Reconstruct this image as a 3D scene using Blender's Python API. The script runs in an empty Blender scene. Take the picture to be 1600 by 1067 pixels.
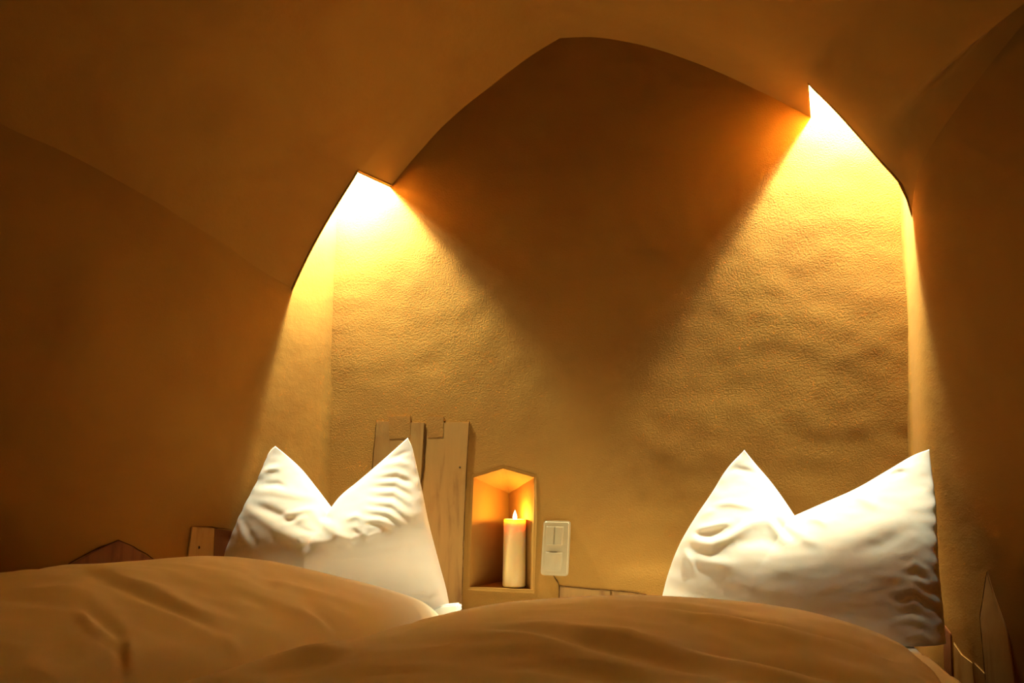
import bpy, bmesh, math, random
import numpy as np
from mathutils import Vector, Matrix, noise

scene = bpy.context.scene
C = scene.collection

# ------------------------------------------------------------------ camera
F_PX = 1700.0
CAM = np.array([0.0, -2.94, 0.86])
YAW, PITCH, ROLL = math.radians(12.0), math.radians(7.0), math.radians(0.75)
_f = np.array([-math.sin(YAW) * math.cos(PITCH), math.cos(YAW) * math.cos(PITCH), math.sin(PITCH)])
_r0 = np.array([math.cos(YAW), math.sin(YAW), 0.0])
_u0 = np.cross(_r0, _f)
_r = _r0 * math.cos(ROLL) + _u0 * math.sin(ROLL)
_u = _u0 * math.cos(ROLL) - _r0 * math.sin(ROLL)
cam_data = bpy.data.cameras.new('camera')
cam_data.sensor_width = 36.0
cam_data.lens = 36.0 * F_PX / 1600.0
cam_data.clip_start = 0.02
cam = bpy.data.objects.new('camera', cam_data)
C.objects.link(cam)
cam.matrix_world = Matrix(((_r[0], _u[0], -_f[0], CAM[0]), (_r[1], _u[1], -_f[1], CAM[1]),
                           (_r[2], _u[2], -_f[2], CAM[2]), (0, 0, 0, 1)))
scene.camera = cam

# ------------------------------------------------------------------ world, exposure
world = bpy.data.worlds.new('world')
scene.world = world
world.use_nodes = True
world.node_tree.nodes['Background'].inputs[0].default_value = (0.02, 0.012, 0.005, 1)
world.node_tree.nodes['Background'].inputs[1].default_value = 0.0
scene.view_settings.view_transform = 'Standard'
scene.view_settings.look = 'None'
scene.view_settings.exposure = 3.80
scene.view_settings.gamma = 1.0
scene.view_settings.use_curve_mapping = False
scene.cycles.max_bounces = 7
scene.cycles.diffuse_bounces = 6
scene.cycles.use_denoising = True
scene.cycles.sample_clamp_indirect = 6.0

LAMP_COLOR = (1.0, 0.985, 0.67)
LAMP_W = 14.3
FLAME_W = 0.085


# ------------------------------------------------------------------ pixel <-> place
def ray(px, py):
    return _r * ((px - 800.0) / F_PX) + _u * ((533.5 - py) / F_PX) + _f


def on_plane(px, py, p0, n):
    d = ray(px, py)
    p0 = np.asarray(p0, float); n = np.asarray(n, float)
    t = np.dot(p0 - CAM, n) / np.dot(d, n)
    return CAM + d * t


def on_y(px, py, y=0.0):
    return on_plane(px, py, (0, y, 0), (0, 1, 0))


def project(P):
    d = P - CAM
    w = d @ _f
    return 800.0 + F_PX * (d @ _r) / w, 533.5 - F_PX * (d @ _u) / w


# ------------------------------------------------------------------ helpers
def link(o, parent=None):
    C.objects.link(o)
    if parent is not None:
        o.parent = parent
    return o


def mesh_obj(name, verts, faces, mat, parent=None, smooth=True, kind=None):
    me = bpy.data.meshes.new(name)
    me.from_pydata([tuple(map(float, v)) for v in verts], [], [tuple(int(i) for i in f) for f in faces])
    me.update()
    if mat is not None:
        me.materials.append(mat)
    if smooth:
        me.polygons.foreach_set('use_smooth', [True] * len(me.polygons))
    o = bpy.data.objects.new(name, me)
    link(o, parent)
    if kind:
        o['kind'] = kind
    return o


def bm_obj(name, bm, mat, parent=None, smooth=True, kind=None, sharp=None):
    bm.normal_update()
    me = bpy.data.meshes.new(name)
    bm.to_mesh(me)
    bm.free()
    if mat is not None:
        me.materials.append(mat)
    if smooth:
        me.polygons.foreach_set('use_smooth', [True] * len(me.polygons))
        if sharp is not None:
            me.set_sharp_from_angle(angle=math.radians(sharp))
    o = bpy.data.objects.new(name, me)
    link(o, parent)
    if kind:
        o['kind'] = kind
    return o


def thing(name, label, cat, loc=(0, 0, 0), group=None):
    o = bpy.data.objects.new(name, None)
    o.empty_display_size = 0.05
    o.location = loc
    link(o)
    return tag(o, label, cat, group)


def tag(o, label, cat, group=None):
    o['label'] = label
    o['category'] = cat
    if group:
        o['group'] = group
    return o


def grid_faces(nu, nv, off=0, flip=False):
    f = []
    for j in range(nv - 1):
        for i in range(nu - 1):
            a = off + j * nu + i
            q = (a, a + 1, a + nu + 1, a + nu)
            f.append(q[::-1] if flip else q)
    return f


def hermite(xs, ys, x):
    xs = np.asarray(xs, float); ys = np.asarray(ys, float); x = np.asarray(x, float)
    d = np.diff(ys) / np.diff(xs)
    m = np.empty_like(ys)
    m[0], m[-1] = d[0], d[-1]
    m[1:-1] = (d[:-1] + d[1:]) / 2
    i = np.clip(np.searchsorted(xs, x) - 1, 0, len(xs) - 2)
    h = xs[i + 1] - xs[i]
    t = (x - xs[i]) / h
    tt = np.clip(t, 0, 1)
    r = ((2 * tt**3 - 3 * tt**2 + 1) * ys[i] + (tt**3 - 2 * tt**2 + tt) * h * m[i]
         + (-2 * tt**3 + 3 * tt**2) * ys[i + 1] + (tt**3 - tt**2) * h * m[i + 1])
    r = r + np.where(t < 0, t * h * m[0], 0) + np.where(t > 1, (t - 1) * h * m[-1], 0)
    return r


def sstep(a, b, x):
    t = np.clip((np.asarray(x, float) - a) / (b - a), 0, 1)
    return t * t * (3 - 2 * t)


def nz(x, y, z=0.0):
    return noise.noise(Vector((x, y, z)))


# ------------------------------------------------------------------ materials
def new_mat(name):
    m = bpy.data.materials.new(name)
    m.use_nodes = True
    nt = m.node_tree
    return m, nt, nt.nodes['Principled BSDF']


def node(nt, kind, **kw):
    n = nt.nodes.new(kind)
    for k, v in kw.items():
        if k.startswith('i_'):
            n.inputs[k[2:].replace('_', ' ')].default_value = v
        else:
            setattr(n, k, v)
    return n


def ramp(nt, stops):
    r = nt.nodes.new('ShaderNodeValToRGB')
    els = r.color_ramp.elements
    while len(els) > 1:
        els.remove(els[-1])
    els[0].position, els[0].color = stops[0][0], tuple(stops[0][1]) + (1,)
    for p, c in stops[1:]:
        e = els.new(p)
        e.color = tuple(c) + (1,)
    return r


def plaster(name, base, var=0.12, grain=0.35, lump=0.25, pits=0.0, rough=0.9):
    m, nt, b = new_mat(name)
    L = nt.links.new
    tc = node(nt, 'ShaderNodeTexCoord')
    n1 = node(nt, 'ShaderNodeTexNoise', i_Scale=3.2, i_Detail=3.0, i_Roughness=0.6, i_Distortion=0.6)
    L(tc.outputs['Object'], n1.inputs['Vector'])
    lo = [c * (1 - var) * (1.0 if i == 0 else 0.95) for i, c in enumerate(base)]
    hi = [min(1, c * (1 + var * 0.7)) for c in base]
    cr = ramp(nt, [(0.32, lo), (0.55, base), (0.75, hi)])
    L(n1.outputs['Fac'], cr.inputs['Fac'])
    L(cr.outputs['Color'], b.inputs['Base Color'])
    b.inputs['Roughness'].default_value = rough
    b.inputs['Specular IOR Level'].default_value = 0.15
    n2 = node(nt, 'ShaderNodeTexNoise', i_Scale=14.0, i_Detail=3.0, i_Roughness=0.55)
    n3 = node(nt, 'ShaderNodeTexNoise', i_Scale=250.0, i_Detail=2.0, i_Roughness=0.6)
    L(tc.outputs['Object'], n2.inputs['Vector'])
    L(tc.outputs['Object'], n3.inputs['Vector'])
    b1 = node(nt, 'ShaderNodeBump', i_Strength=lump, i_Distance=0.02)
    b2 = node(nt, 'ShaderNodeBump', i_Strength=grain, i_Distance=0.0025)
    L(n2.outputs['Fac'], b1.inputs['Height'])
    L(n3.outputs['Fac'], b2.inputs['Height'])
    L(b1.outputs['Normal'], b2.inputs['Normal'])
    last = b2
    if pits > 0:
        v = node(nt, 'ShaderNodeTexVoronoi', i_Scale=16.0, i_Randomness=1.0)
        L(tc.outputs['Object'], v.inputs['Vector'])
        mr = node(nt, 'ShaderNodeMapRange')
        mr.inputs[1].default_value = 0.0
        mr.inputs[2].default_value = 0.075
        L(v.outputs['Distance'], mr.inputs[0])
        b3 = node(nt, 'ShaderNodeBump', i_Strength=pits, i_Distance=-0.004)
        L(mr.outputs[0], b3.inputs['Height'])
        L(b2.outputs['Normal'], b3.inputs['Normal'])
        last = b3
    L(last.outputs['Normal'], b.inputs['Normal'])
    return m


def wood(name, base, dark, scale=(9, 9, 1.1), stain=(0.55, 0.7)):
    m, nt, b = new_mat(name)
    L = nt.links.new
    tc = node(nt, 'ShaderNodeTexCoord')
    mp = node(nt, 'ShaderNodeMapping')
    mp.inputs['Scale'].default_value = scale
    L(tc.outputs['Object'], mp.inputs['Vector'])
    n = node(nt, 'ShaderNodeTexNoise', i_Scale=4.0, i_Detail=8.0, i_Roughness=0.6, i_Distortion=0.4)
    L(mp.outputs['Vector'], n.inputs['Vector'])
    cr = ramp(nt, [(0.30, dark), (0.46, base), (0.72, [min(1, c * 1.12) for c in base])])
    L(n.outputs['Fac'], cr.inputs['Fac'])
    n2 = node(nt, 'ShaderNodeTexNoise', i_Scale=7.0, i_Detail=4.0)
    L(tc.outputs['Object'], n2.inputs['Vector'])
    r2 = ramp(nt, [(stain[0], (0, 0, 0)), (stain[1], (1, 1, 1))])
    L(n2.outputs['Fac'], r2.inputs['Fac'])
    mx = node(nt, 'ShaderNodeMixRGB', blend_type='MULTIPLY')
    mx.inputs['Color2'].default_value = (0.82, 0.70, 0.55, 1)
    L(r2.outputs['Color'], mx.inputs['Fac'])
    L(cr.outputs['Color'], mx.inputs['Color1'])
    L(mx.outputs['Color'], b.inputs['Base Color'])
    b.inputs['Roughness'].default_value = 0.65
    bp = node(nt, 'ShaderNodeBump', i_Strength=0.25, i_Distance=0.003)
    L(n.outputs['Fac'], bp.inputs['Height'])
    L(bp.outputs['Normal'], b.inputs['Normal'])
    return m


def cotton(name, base, bump=0.12, sss=0.0):
    m, nt, b = new_mat(name)
    L = nt.links.new
    tc = node(nt, 'ShaderNodeTexCoord')
    n = node(nt, 'ShaderNodeTexNoise', i_Scale=30.0, i_Detail=3.0, i_Roughness=0.5)
    L(tc.outputs['Object'], n.inputs['Vector'])
    bp = node(nt, 'ShaderNodeBump', i_Strength=bump, i_Distance=0.006)
    L(n.outputs['Fac'], bp.inputs['Height'])
    L(bp.outputs['Normal'], b.inputs['Normal'])
    b.inputs['Base Color'].default_value = tuple(base) + (1,)
    b.inputs['Roughness'].default_value = 0.8
    if sss:
        b.inputs['Subsurface Weight'].default_value = sss
        b.inputs['Subsurface Radius'].default_value = (1.0, 0.85, 0.6)
        b.inputs['Subsurface Scale'].default_value = 0.06
    b.inputs['Sheen Weight'].default_value = 0.15
    b.inputs['Sheen Roughness'].default_value = 0.5
    b.inputs['Specular IOR Level'].default_value = 0.2
    return m


def plain(name, col, rough=0.5, metal=0.0, spec=0.5):
    m, nt, b = new_mat(name)
    L = nt.links.new
    tc = node(nt, 'ShaderNodeTexCoord')
    n = node(nt, 'ShaderNodeTexNoise', i_Scale=40.0, i_Detail=2.0)
    L(tc.outputs['Object'], n.inputs['Vector'])
    cr = ramp(nt, [(0.3, [c * 0.96 for c in col]), (0.7, col)])
    L(n.outputs['Fac'], cr.inputs['Fac'])
    L(cr.outputs['Color'], b.inputs['Base Color'])
    b.inputs['Roughness'].default_value = rough
    b.inputs['Metallic'].default_value = metal
    b.inputs['Specular IOR Level'].default_value = spec
    return m


CLAY = (0.385, 0.197, 0.041)
M = {
    'rough': plaster('clay_plaster_sanded', CLAY, var=0.10, grain=0.45, lump=0.05, pits=0.15),
    'side': plaster('clay_plaster_side', CLAY, var=0.10, grain=0.15, lump=0.08, pits=0.08),
    'smooth': plaster('clay_plaster_smooth', (0.445, 0.224, 0.044), var=0.09, grain=0.12, lump=0.12),
    'niche': plaster('clay_plaster_niche', CLAY, var=0.07, grain=0.2, lump=0.15),
    'patch': plaster('clay_plaster_patch', (0.38, 0.19, 0.045), var=0.08, grain=0.25, lump=0.05),
    'wood': wood('old_pine', (0.39, 0.205, 0.046), (0.27, 0.120, 0.024)),
    'wood_grey': wood('old_pine_limewashed', (0.41, 0.225, 0.055), (0.29, 0.135, 0.028), stain=(0.45, 0.62)),
    'wood_red': wood('reddish_pine', (0.29, 0.10, 0.022), (0.16, 0.045, 0.012)),
    'wood_post': wood('pale_pine_post', (0.56, 0.33, 0.09), (0.42, 0.20, 0.045)),
    'cotton': cotton('white_cotton', (0.80, 0.76, 0.70), bump=0.05, sss=0.45),
    'duvet': cotton('white_cotton_duvet', (0.88, 0.80, 0.63), bump=0.05),
    'crack': plain('dark_crack', (0.10, 0.045, 0.015), rough=1.0, spec=0.0),
    'nail': plain('nail_hole', (0.05, 0.03, 0.02), rough=1.0, spec=0.0),
    'plastic': plain('cream_plastic', (0.46, 0.36, 0.21), rough=0.28),
    'metal': plain('lamp_housing', (0.6, 0.55, 0.48), rough=0.35, metal=0.8),
    'wick': plain('burnt_wick', (0.03, 0.02, 0.015), rough=1.0, spec=0.0),
    'floor': wood('floor_boards', (0.22, 0.10, 0.035), (0.12, 0.05, 0.02), scale=(9, 0.9, 9)),
    'bedwood': wood('bed_wood', (0.45, 0.26, 0.11), (0.25, 0.13, 0.05), scale=(9, 0.9, 9)),
}


def wax_material():
    m, nt, b = new_mat('ivory_wax')
    b.inputs['Base Color'].default_value = (0.72, 0.52, 0.23, 1)
    b.inputs['Roughness'].default_value = 0.45
    b.inputs['Subsurface Weight'].default_value = 1.0
    b.inputs['Subsurface Radius'].default_value = (1.0, 0.55, 0.20)
    b.inputs['Subsurface Scale'].default_value = 0.022
    return m


def emit_material(name, col, strength):
    m, nt, b = new_mat(name)
    b.inputs['Base Color'].default_value = (0, 0, 0, 1)
    b.inputs['Emission Color'].default_value = tuple(col) + (1,)
    b.inputs['Emission Strength'].default_value = strength
    return m


M['wax'] = wax_material()
M['flame'] = emit_material('candle_flame', (1.0, 0.74, 0.32), 0.32)
_nt = M['flame'].node_tree
_add = _nt.nodes.new('ShaderNodeAddShader')
_tr = _nt.nodes.new('ShaderNodeBsdfTransparent')
_em = _nt.nodes.new('ShaderNodeEmission')
_em.inputs['Color'].default_value = (1.0, 0.74, 0.32, 1)
_em.inputs['Strength'].default_value = 0.32
_nt.links.new(_tr.outputs[0], _add.inputs[0])
_nt.links.new(_em.outputs[0], _add.inputs[1])
_nt.links.new(_add.outputs[0], _nt.nodes['Material Output'].inputs['Surface'])
M['lens'] = emit_material('lamp_lens', (1.0, 0.72, 0.36), 10.0)

for _k in ('flame', 'lens'):
    M[_k].cycles.emission_sampling = 'NONE'

# ------------------------------------------------------------------ room plan
XL = float(on_y(512, 600)[0])            # back left corner
XR = float(on_y(1420, 500)[0])           # back right corner
TL, TR = 0.72, 0.0                      # how far the side walls splay outward per metre
MAT_Z = 0.50                             # mattress top
ROOM_H = 2.75
Y_REAR = -3.5


def wl(v):
    return XL - TL * v


V_ARRIS, TS = 0.15, 1.15                 # the right reveal ends here and the wall turns outward


def wr(v):
    v = np.asarray(v, float)
    soft = np.logaddexp(0, (np.minimum(v, 0.58) - V_ARRIS) / 0.018) * 0.018
    return XR + TR * np.minimum(v, 0.2) + TS * soft


LN = np.array([1.0, -TL, 0.0]); LN /= np.linalg.norm(LN)      # left wall normal, into the room
RN = np.array([-1.0, -TR, 0.0]); RN /= np.linalg.norm(RN)


def on_left(px, py, off=0.0):
    return on_plane(px, py, np.array([XL, 0, 0]) + LN * off, LN)


SN = np.array([-1.0, -(TR + TS), 0.0]); SN /= np.linalg.norm(SN)


def on_right(px, py, off=0.0):
    return on_plane(px, py, np.array([XR, 0, 0]) + RN * off, RN)


def on_splay(px, py, off=0.0):
    return on_plane(px, py, np.array([float(wr(0.3)), -0.3, 0]) + SN * off, SN)


# ------------------------------------------------------------------ back wall with the candle niche
NICHE_PX = [(733, 917), (833, 922), (835, 746), (786, 732), (740, 746)]
NICHE = [on_y(*p) for p in NICHE_PX]
nx0, nx1 = min(p[0] for p in NICHE), max(p[0] for p in NICHE)
nz0, nz1 = min(p[2] for p in NICHE), max(p[2] for p in NICHE)


def flat_mask(x, z):
    # fitted timber and the niche stand in flatter plaster
    a = sstep(0.0, 0.16, max(abs(x - (-0.78)) - 0.30, z - 1.02, 0.0))
    b = sstep(0.0, 0.12, max(abs(x - (nx0 + nx1) / 2) - 0.26, z - nz1 - 0.03, 0.0))
    c = sstep(0.0, 0.06, max(z - 0.585, 0.0))
    return float(min(a, b, c))


def wall_relief(x, z):
    k = flat_mask(x, z)
    d = 0.007 * nz(x * 2.3, z * 2.0, 3.1) + 0.0013 * nz(x * 6.0, z * 7.0, 8.7) + 0.0010 * nz(x * 15, z * 19, 1.3)
    return d * (0.05 + 0.95 * k)


def build_back_wall():
    xs = np.arange(XL - 0.02, XR + 0.02, 0.0115)
    zs = np.concatenate([np.arange(0, 0.42, 0.06), np.arange(0.42, 2.2, 0.0115), np.arange(2.2, ROOM_H + 0.03, 0.05)])
    verts = [(x, -wall_relief(x, z), z) for z in zs for x in xs]
    me = bpy.data.meshes.new('tmp')
    me.from_pydata(verts, [], grid_faces(len(xs), len(zs)))
    bm = bmesh.new()
    bm.from_mesh(me)
    bpy.data.meshes.remove(me)
    n = len(NICHE)
    for i in range(n):
        a, b = NICHE[i], NICHE[(i + 1) % n]
        e = b - a
        nrm = Vector((e[2], 0, -e[0])).normalized()
        near = [f for f in bm.faces if nx0 - 0.05 < f.calc_center_median().x < nx1 + 0.05
                and nz0 - 0.05 < f.calc_center_median().z < nz1 + 0.05]
        geom = list({v for f in near for v in f.verts}) + list({ed for f in near for ed in f.edges}) + near
        bmesh.ops.bisect_plane(bm, geom=geom, plane_co=Vector(a), plane_no=nrm, dist=1e-6)
    cx = np.mean([p[0] for p in NICHE]); cz = np.mean([p[2] for p in NICHE])

    def inside(c):
        for i in range(n):
            a, b = NICHE[i], NICHE[(i + 1) % n]
            e = b - a
            s = e[0] * (c.z - a[2]) - e[2] * (c.x - a[0])
            s0 = e[0] * (cz - a[2]) - e[2] * (cx - a[0])
            if s * s0 <= 0:
                return False
        return True
    kill = [f for f in bm.faces if inside(f.calc_center_median())]
    bmesh.ops.delete(bm, geom=kill, context='FACES')
    return bm_obj('wall_back', bm, M['rough'], kind='structure')


wall_back = build_back_wall()


def build_niche():
    depth = 0.19
    bl, br, tr, pk, tl = NICHE
    bc = on_y(795, 905, depth); bc[2] = (bl[2] + br[2]) / 2 + 0.004
    tcn = on_y(795, 771, depth)
    loop = []
    seg = 8
    corners = [bl, br, tr, pk, tl]
    back = [bc, bc, tcn, tcn, tcn]
    for i in range(5):
        for k in range(seg):
            t = k / seg
            loop.append((corners[i] * (1 - t) + corners[(i + 1) % 5] * t, back[i] * (1 - t) + back[(i + 1) % 5] * t))
    cen = sum(corners) / 5
    verts, faces = [], []
    ks = [-0.012, 0.0, 0.02, 0.05, 0.12, 0.2, 0.3, 0.4, 0.5, 0.6, 0.7, 0.8, 0.9, 0.96, 1.0]
    n = len(loop)
    for j, k in enumerate(ks):
        for (a, b) in loop:
            if k < 0:
                d = (a - cen); d[1] = 0
                d /= np.linalg.norm(d)
                p = a + d * 0.009; p[1] = -0.0012
            else:
                p = a * (1 - k) + b * k
                if k == 0.0:
                    p = p.copy(); p[1] = 0.0005
                if k > 0.04:
                    p = p.copy()
                    p[0] += 0.0025 * nz(p[2] * 14, p[1] * 14, 2.0)
                    p[2] += 0.002 * nz(p[0] * 14, p[1] * 14, 5.0) * (1 if abs(p[2] - bl[2]) > 0.02 else 0)
            verts.append(p)
    for j in range(len(ks) - 1):
        for i in range(n):
            faces.append((j * n + i, j * n + (i + 1) % n, (j + 1) * n + (i + 1) % n, (j + 1) * n + i))
    o = mesh_obj('niche', verts, faces, M['niche'], wall_back)
    o.data.set_sharp_from_angle(angle=math.radians(50))
    o['label'] = 'small pointed wall niche with V shaped back'
    return o


build_niche()


# ------------------------------------------------------------------ side walls, floor, rear wall
def path_wall(name, pts, zs, mat, amp, seed):
    # pts run so that the room lies to the right of the path
    pts = np.array(pts)
    verts = []
    tang = np.gradient(pts, axis=0)
    tang /= np.linalg.norm(tang, axis=1)[:, None]
    s = np.concatenate([[0], np.cumsum(np.linalg.norm(np.diff(pts, axis=0), axis=1))])
    for z in zs:
        for i, p in enumerate(pts):
            nn = np.array([-tang[i][1], tang[i][0]])
            d = amp * (nz(s[i] * 2.2, z * 1.8, seed) + 0.5 * nz(s[i] * 6, z * 6, seed + 4)) * min(1, s[i] / 0.06)
            d *= float(sstep(0.60, 0.95, z)) * 0.9 + 0.1
            verts.append((p[0] + nn[0] * d, p[1] + nn[1] * d, z))
    return mesh_obj(name, verts, grid_faces(len(pts), len(zs), flip=True), mat, kind='structure')


def fillet(corner, d1, d2, r, n=8):
    """points from along d1 round to along d2 (unit vectors leaving the corner)"""
    c = max(-1, min(1, float(np.dot(d1, d2))))
    ang = math.acos(c)
    t = r / math.tan(ang / 2)
    a = corner + d1 * t; b = corner + d2 * t
    return [(1 - k)**2 * a + 2 * k * (1 - k) * corner + k * k * b for k in np.linspace(0, 1, n)]


dl = np.array([-TL, -1.0]); dl /= np.linalg.norm(dl)
dr = np.array([TR, -1.0]); dr /= np.linalg.norm(dr)
cl, crn = np.array([XL, -0.001]), np.array([XR, -0.001])
zs_fine = np.concatenate([[0, 0.25], np.arange(0.45, 2.2, 0.016), np.arange(2.2, ROOM_H + 0.06, 0.06)])
pl = fillet(cl, np.array([1.0, 0]), dl, 0.035)
pl += [cl + dl * s for s in np.arange(0.06, 1.15, 0.016)]
q = pl[-1]
pl += [np.array([q[0] - 0.02, q[1] - 0.1]), np.array([q[0] - 0.02, -2.5]), np.array([q[0] - 0.02, Y_REAR])]
wall_left = path_wall('wall_left', pl, zs_fine, M['side'], 0.006, 11.0)
pr = fillet(crn, np.array([-1.0, 0]), dr, 0.012, 5)
pr += [np.array([float(wr(v)), -v]) for v in np.arange(0.02, 0.66, 0.011)]
q = pr[-1]
pr += [np.array([q[0], q[1] - 1.0]), np.array([q[0], Y_REAR])]
wall_right = path_wall('wall_right', pr[::-1], zs_fine, M['side'], 0.0, 21.0)


def slab(name, x0, x1, y0, y1, z0, z1, mat, parent=None, kind=None, bev=0.0):
    bm = bmesh.new()
    bmesh.ops.create_cube(bm, size=1.0)
    for v in bm.verts:
        v.co = Vector(((x0 + x1) / 2 + v.co.x * (x1 - x0), (y0 + y1) / 2 + v.co.y * (y1 - y0), (z0 + z1) / 2 + v.co.z * (z1 - z0)))
    if bev:
        bmesh.ops.bevel(bm, geom=bm.edges[:], offset=bev, segments=2, affect='EDGES')
    return bm_obj(name, bm, mat, parent, smooth=bool(bev), kind=kind, sharp=40)


slab('floor', -2.6, 1.2, Y_REAR - 0.1, 0.1, -0.06, 0.0, M['floor'], kind='structure')
slab('wall_front', -2.6, 1.2, Y_REAR - 0.1, Y_REAR, 0.0, ROOM_H + 0.1, M['smooth'], kind='structure')

# ------------------------------------------------------------------ vaulted ceiling with two open light pockets
ARCH_L = [(590, 317), (610, 293), (645, 250), (700, 190), (780, 124), (840, 81), (875, 60)]
ARCH_R = [(875, 60), (930, 59), (1000, 70), (1100, 103), (1200, 148), (1268, 182), (1300, 200)]
AL, BL, AR, BR = (610, 293), (560, 270), (1268, 182), (1263, 133)
EDGE_L = [(452, 466), (478, 410), (492, 383), (511, 349), (536, 308), (560, 270)]
EDGE_R = [(1263, 133), (1300, 169), (1340, 213), (1380, 259), (1404, 286), (1414, 302), (1420, 322)]


def u_of(p):
    v = -p[1]
    return (p[0] - wl(v)) / (wr(v) - wl(v))


uA = u_of(on_y(*AL))
VL = 0.10
for _v in np.arange(0.03, 0.25, 0.002):
    if u_of(on_y(BL[0], BL[1], -_v)) - uA >= 0 and _v > 0.03:
        VL = float(_v)
        break
VL = min(max(VL, 0.07), 0.14)
VR = 0.095
uB = 0.5 * (u_of(on_y(*AR)) + u_of(on_y(BR[0], BR[1], -VR)))
arl = [on_y(*p) for p in ARCH_L]
arr = [on_y(*p) for p in ARCH_R]
edl = [on_y(p[0], p[1], -VL) for p in EDGE_L]
edr = [on_y(p[0], p[1], -VR) for p in EDGE_R]
u_apex = u_of(arl[-1])


def arch(u):
    return np.where(np.asarray(u) < u_apex, hermite([u_of(p) for p in arl], [p[2] for p in arl], u),
                    hermite([u_of(p) for p in arr], [p[2] for p in arr], u))


SL = (edl[-1][2] - float(arch(uA))) / VL
SR = (edr[0][2] - float(arch(uB))) / VR


def ceil_z(u, v):
    u = np.asarray(u, float); v = np.asarray(v, float)
    vb = VL + (VR - VL) * sstep(0.2, 0.8, u)
    s0 = SL + (SR - SL) * np.clip((u - uA) / (uB - uA), 0, 1)
    mid = arch(u) + s0 * vb
    left = hermite([u_of(p) for p in edl], [p[2] for p in edl], u)
    right = hermite([u_of(p) for p in edr], [p[2] for p in edr], u)
    P = np.where(u < uA, left, np.where(u > uB, right, mid))
    top = 2.58
    s1 = 0.52 * (1 - sstep(0.0, 0.25, u)) + 0.38 * sstep(0.0, 0.25, u) + 0.25 * sstep(0.70, 0.95, u) + 1.3 * sstep(0.93, 1.0, u)
    h = np.maximum(top - P, 0.05)
    w = np.maximum(v - vb, 0)
    up = h * (1 - np.exp(-w * s1 / h))
    return np.where(v < vb, P - s0 * (vb - v), P + up)


def ceil_pt(u, v):
    x = wl(v) + u * (wr(v) - wl(v))
    z = float(ceil_z(u, v))
    d = 0.006 * nz(x * 2.1, v * 2.1, 31.0) + 0.003 * nz(x * 5, v * 5, 35.0)
    d *= float(sstep(0.0, 0.2, v))
    return np.array([x, -v, z + d])


def build_ceiling():
    us = np.unique(np.round(np.concatenate([np.linspace(-0.03, uA, 22), np.linspace(uA, u_apex, 60), np.linspace(u_apex, uB, 60),
                                            np.linspace(uB, 1.03, 26)]), 6))
    vs = np.unique(np.round(np.concatenate([[-0.02], np.linspace(0, VL, 6), np.linspace(VL, VR, 3), np.linspace(VR, 0.6, 34),
                                            np.linspace(0.6, 1.6, 36), np.linspace(1.6, 3.6, 20)]), 6))
    uAr, uBr = round(uA, 6), round(uB, 6)
    VLr, VRr = round(VL, 6), round(VR, 6)
    bm = bmesh.new()
    grid = [[bm.verts.new(tuple(ceil_pt(u, v))) for u in us] for v in vs]
    for j in range(len(vs) - 1):
        for i in range(len(us) - 1):
            if us[i + 1] <= uAr + 1e-9 and vs[j + 1] <= VLr + 1e-9:
                continue
            if us[i] >= uBr - 1e-9 and vs[j + 1] <= VRr + 1e-9:
                continue
            bm.faces.new((grid[j][i], grid[j][i + 1], grid[j + 1][i + 1], grid[j + 1][i]))
    loose = [v for v in bm.verts if not v.link_faces]
    bmesh.ops.delete(bm, geom=loose, context='VERTS')
    bm.normal_update()
    # give the shell a real thickness of 8 mm on its upper side
    low = list(bm.faces)
    ret = bmesh.ops.duplicate(bm, geom=bm.verts[:] + bm.edges[:] + bm.faces[:])
    up = [g for g in ret['geom'] if isinstance(g, bmesh.types.BMVert)]
    upf = [g for g in ret['geom'] if isinstance(g, bmesh.types.BMFace)]
    for v in up:
        v.co.z += 0.008
    bmesh.ops.reverse_faces(bm, faces=upf)
    vm = ret['vert_map']
    for e in [e for e in bm.edges if len(e.link_faces) == 1 and e.verts[0] in vm and e.verts[1] in vm]:
        a, b = e.verts
        try:
            if vm[a] in up or True:
                bm.faces.new((a, b, vm[b], vm[a]))
        except ValueError:
            pass
    bmesh.ops.recalc_face_normals(bm, faces=bm.faces[:])
    return bm_obj('ceiling', bm, M['smooth'], kind='structure', sharp=35)


ceiling = build_ceiling()


def build_pocket(side, z_lid):
    if side == 'l':
        edge = [ceil_pt(uA, v) for v in np.linspace(-0.01, VL, 6)] + [ceil_pt(u, VL) for u in np.linspace(uA, -0.03, 16)[1:]]
        cx = wl(0)
        off = np.array([0.003, -0.003, 0])
    else:
        edge = [ceil_pt(uB, v) for v in np.linspace(-0.01, VR, 6)] + [ceil_pt(u, VR) for u in np.linspace(uB, 1.03, 16)[1:]]
        cx = wr(0)
        off = np.array([-0.003, -0.003, 0])
    verts = []
    for p in edge:
        verts.append(p + off + np.array([0, 0, 0.004]))
    for p in edge:
        q = p + off
        verts.append(np.array([q[0], q[1], z_lid]))
    n = len(edge)
    faces = [(i, i + 1, n + i + 1, n + i) for i in range(n - 1)]
    verts.append(np.array([cx + (-0.04 if side == 'l' else 0.04), 0.012, z_lid]))
    faces.append(tuple(range(n, 2 * n + 1)))
    o = mesh_obj('light_pocket', verts, faces, M['smooth'], ceiling, smooth=False)
    md = o.modifiers.new('thickness', 'SOLIDIFY')
    md.thickness = 0.004
    md.offset = 0
    return o


def lamp_pos(a, b, a_px, far_px, dx, y):
    """put the lamp so that the pocket edge a-b throws its shadow line along a_px -> far_px on the back wall"""
    d = on_y(*far_px) - on_y(*a_px)
    n = np.cross(b - a, d)
    x = a[0] + dx
    z = a[2] - (n[0] * (x - a[0]) + n[1] * (y - a[1])) / n[2]
    return np.array([x, y, z])


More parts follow.
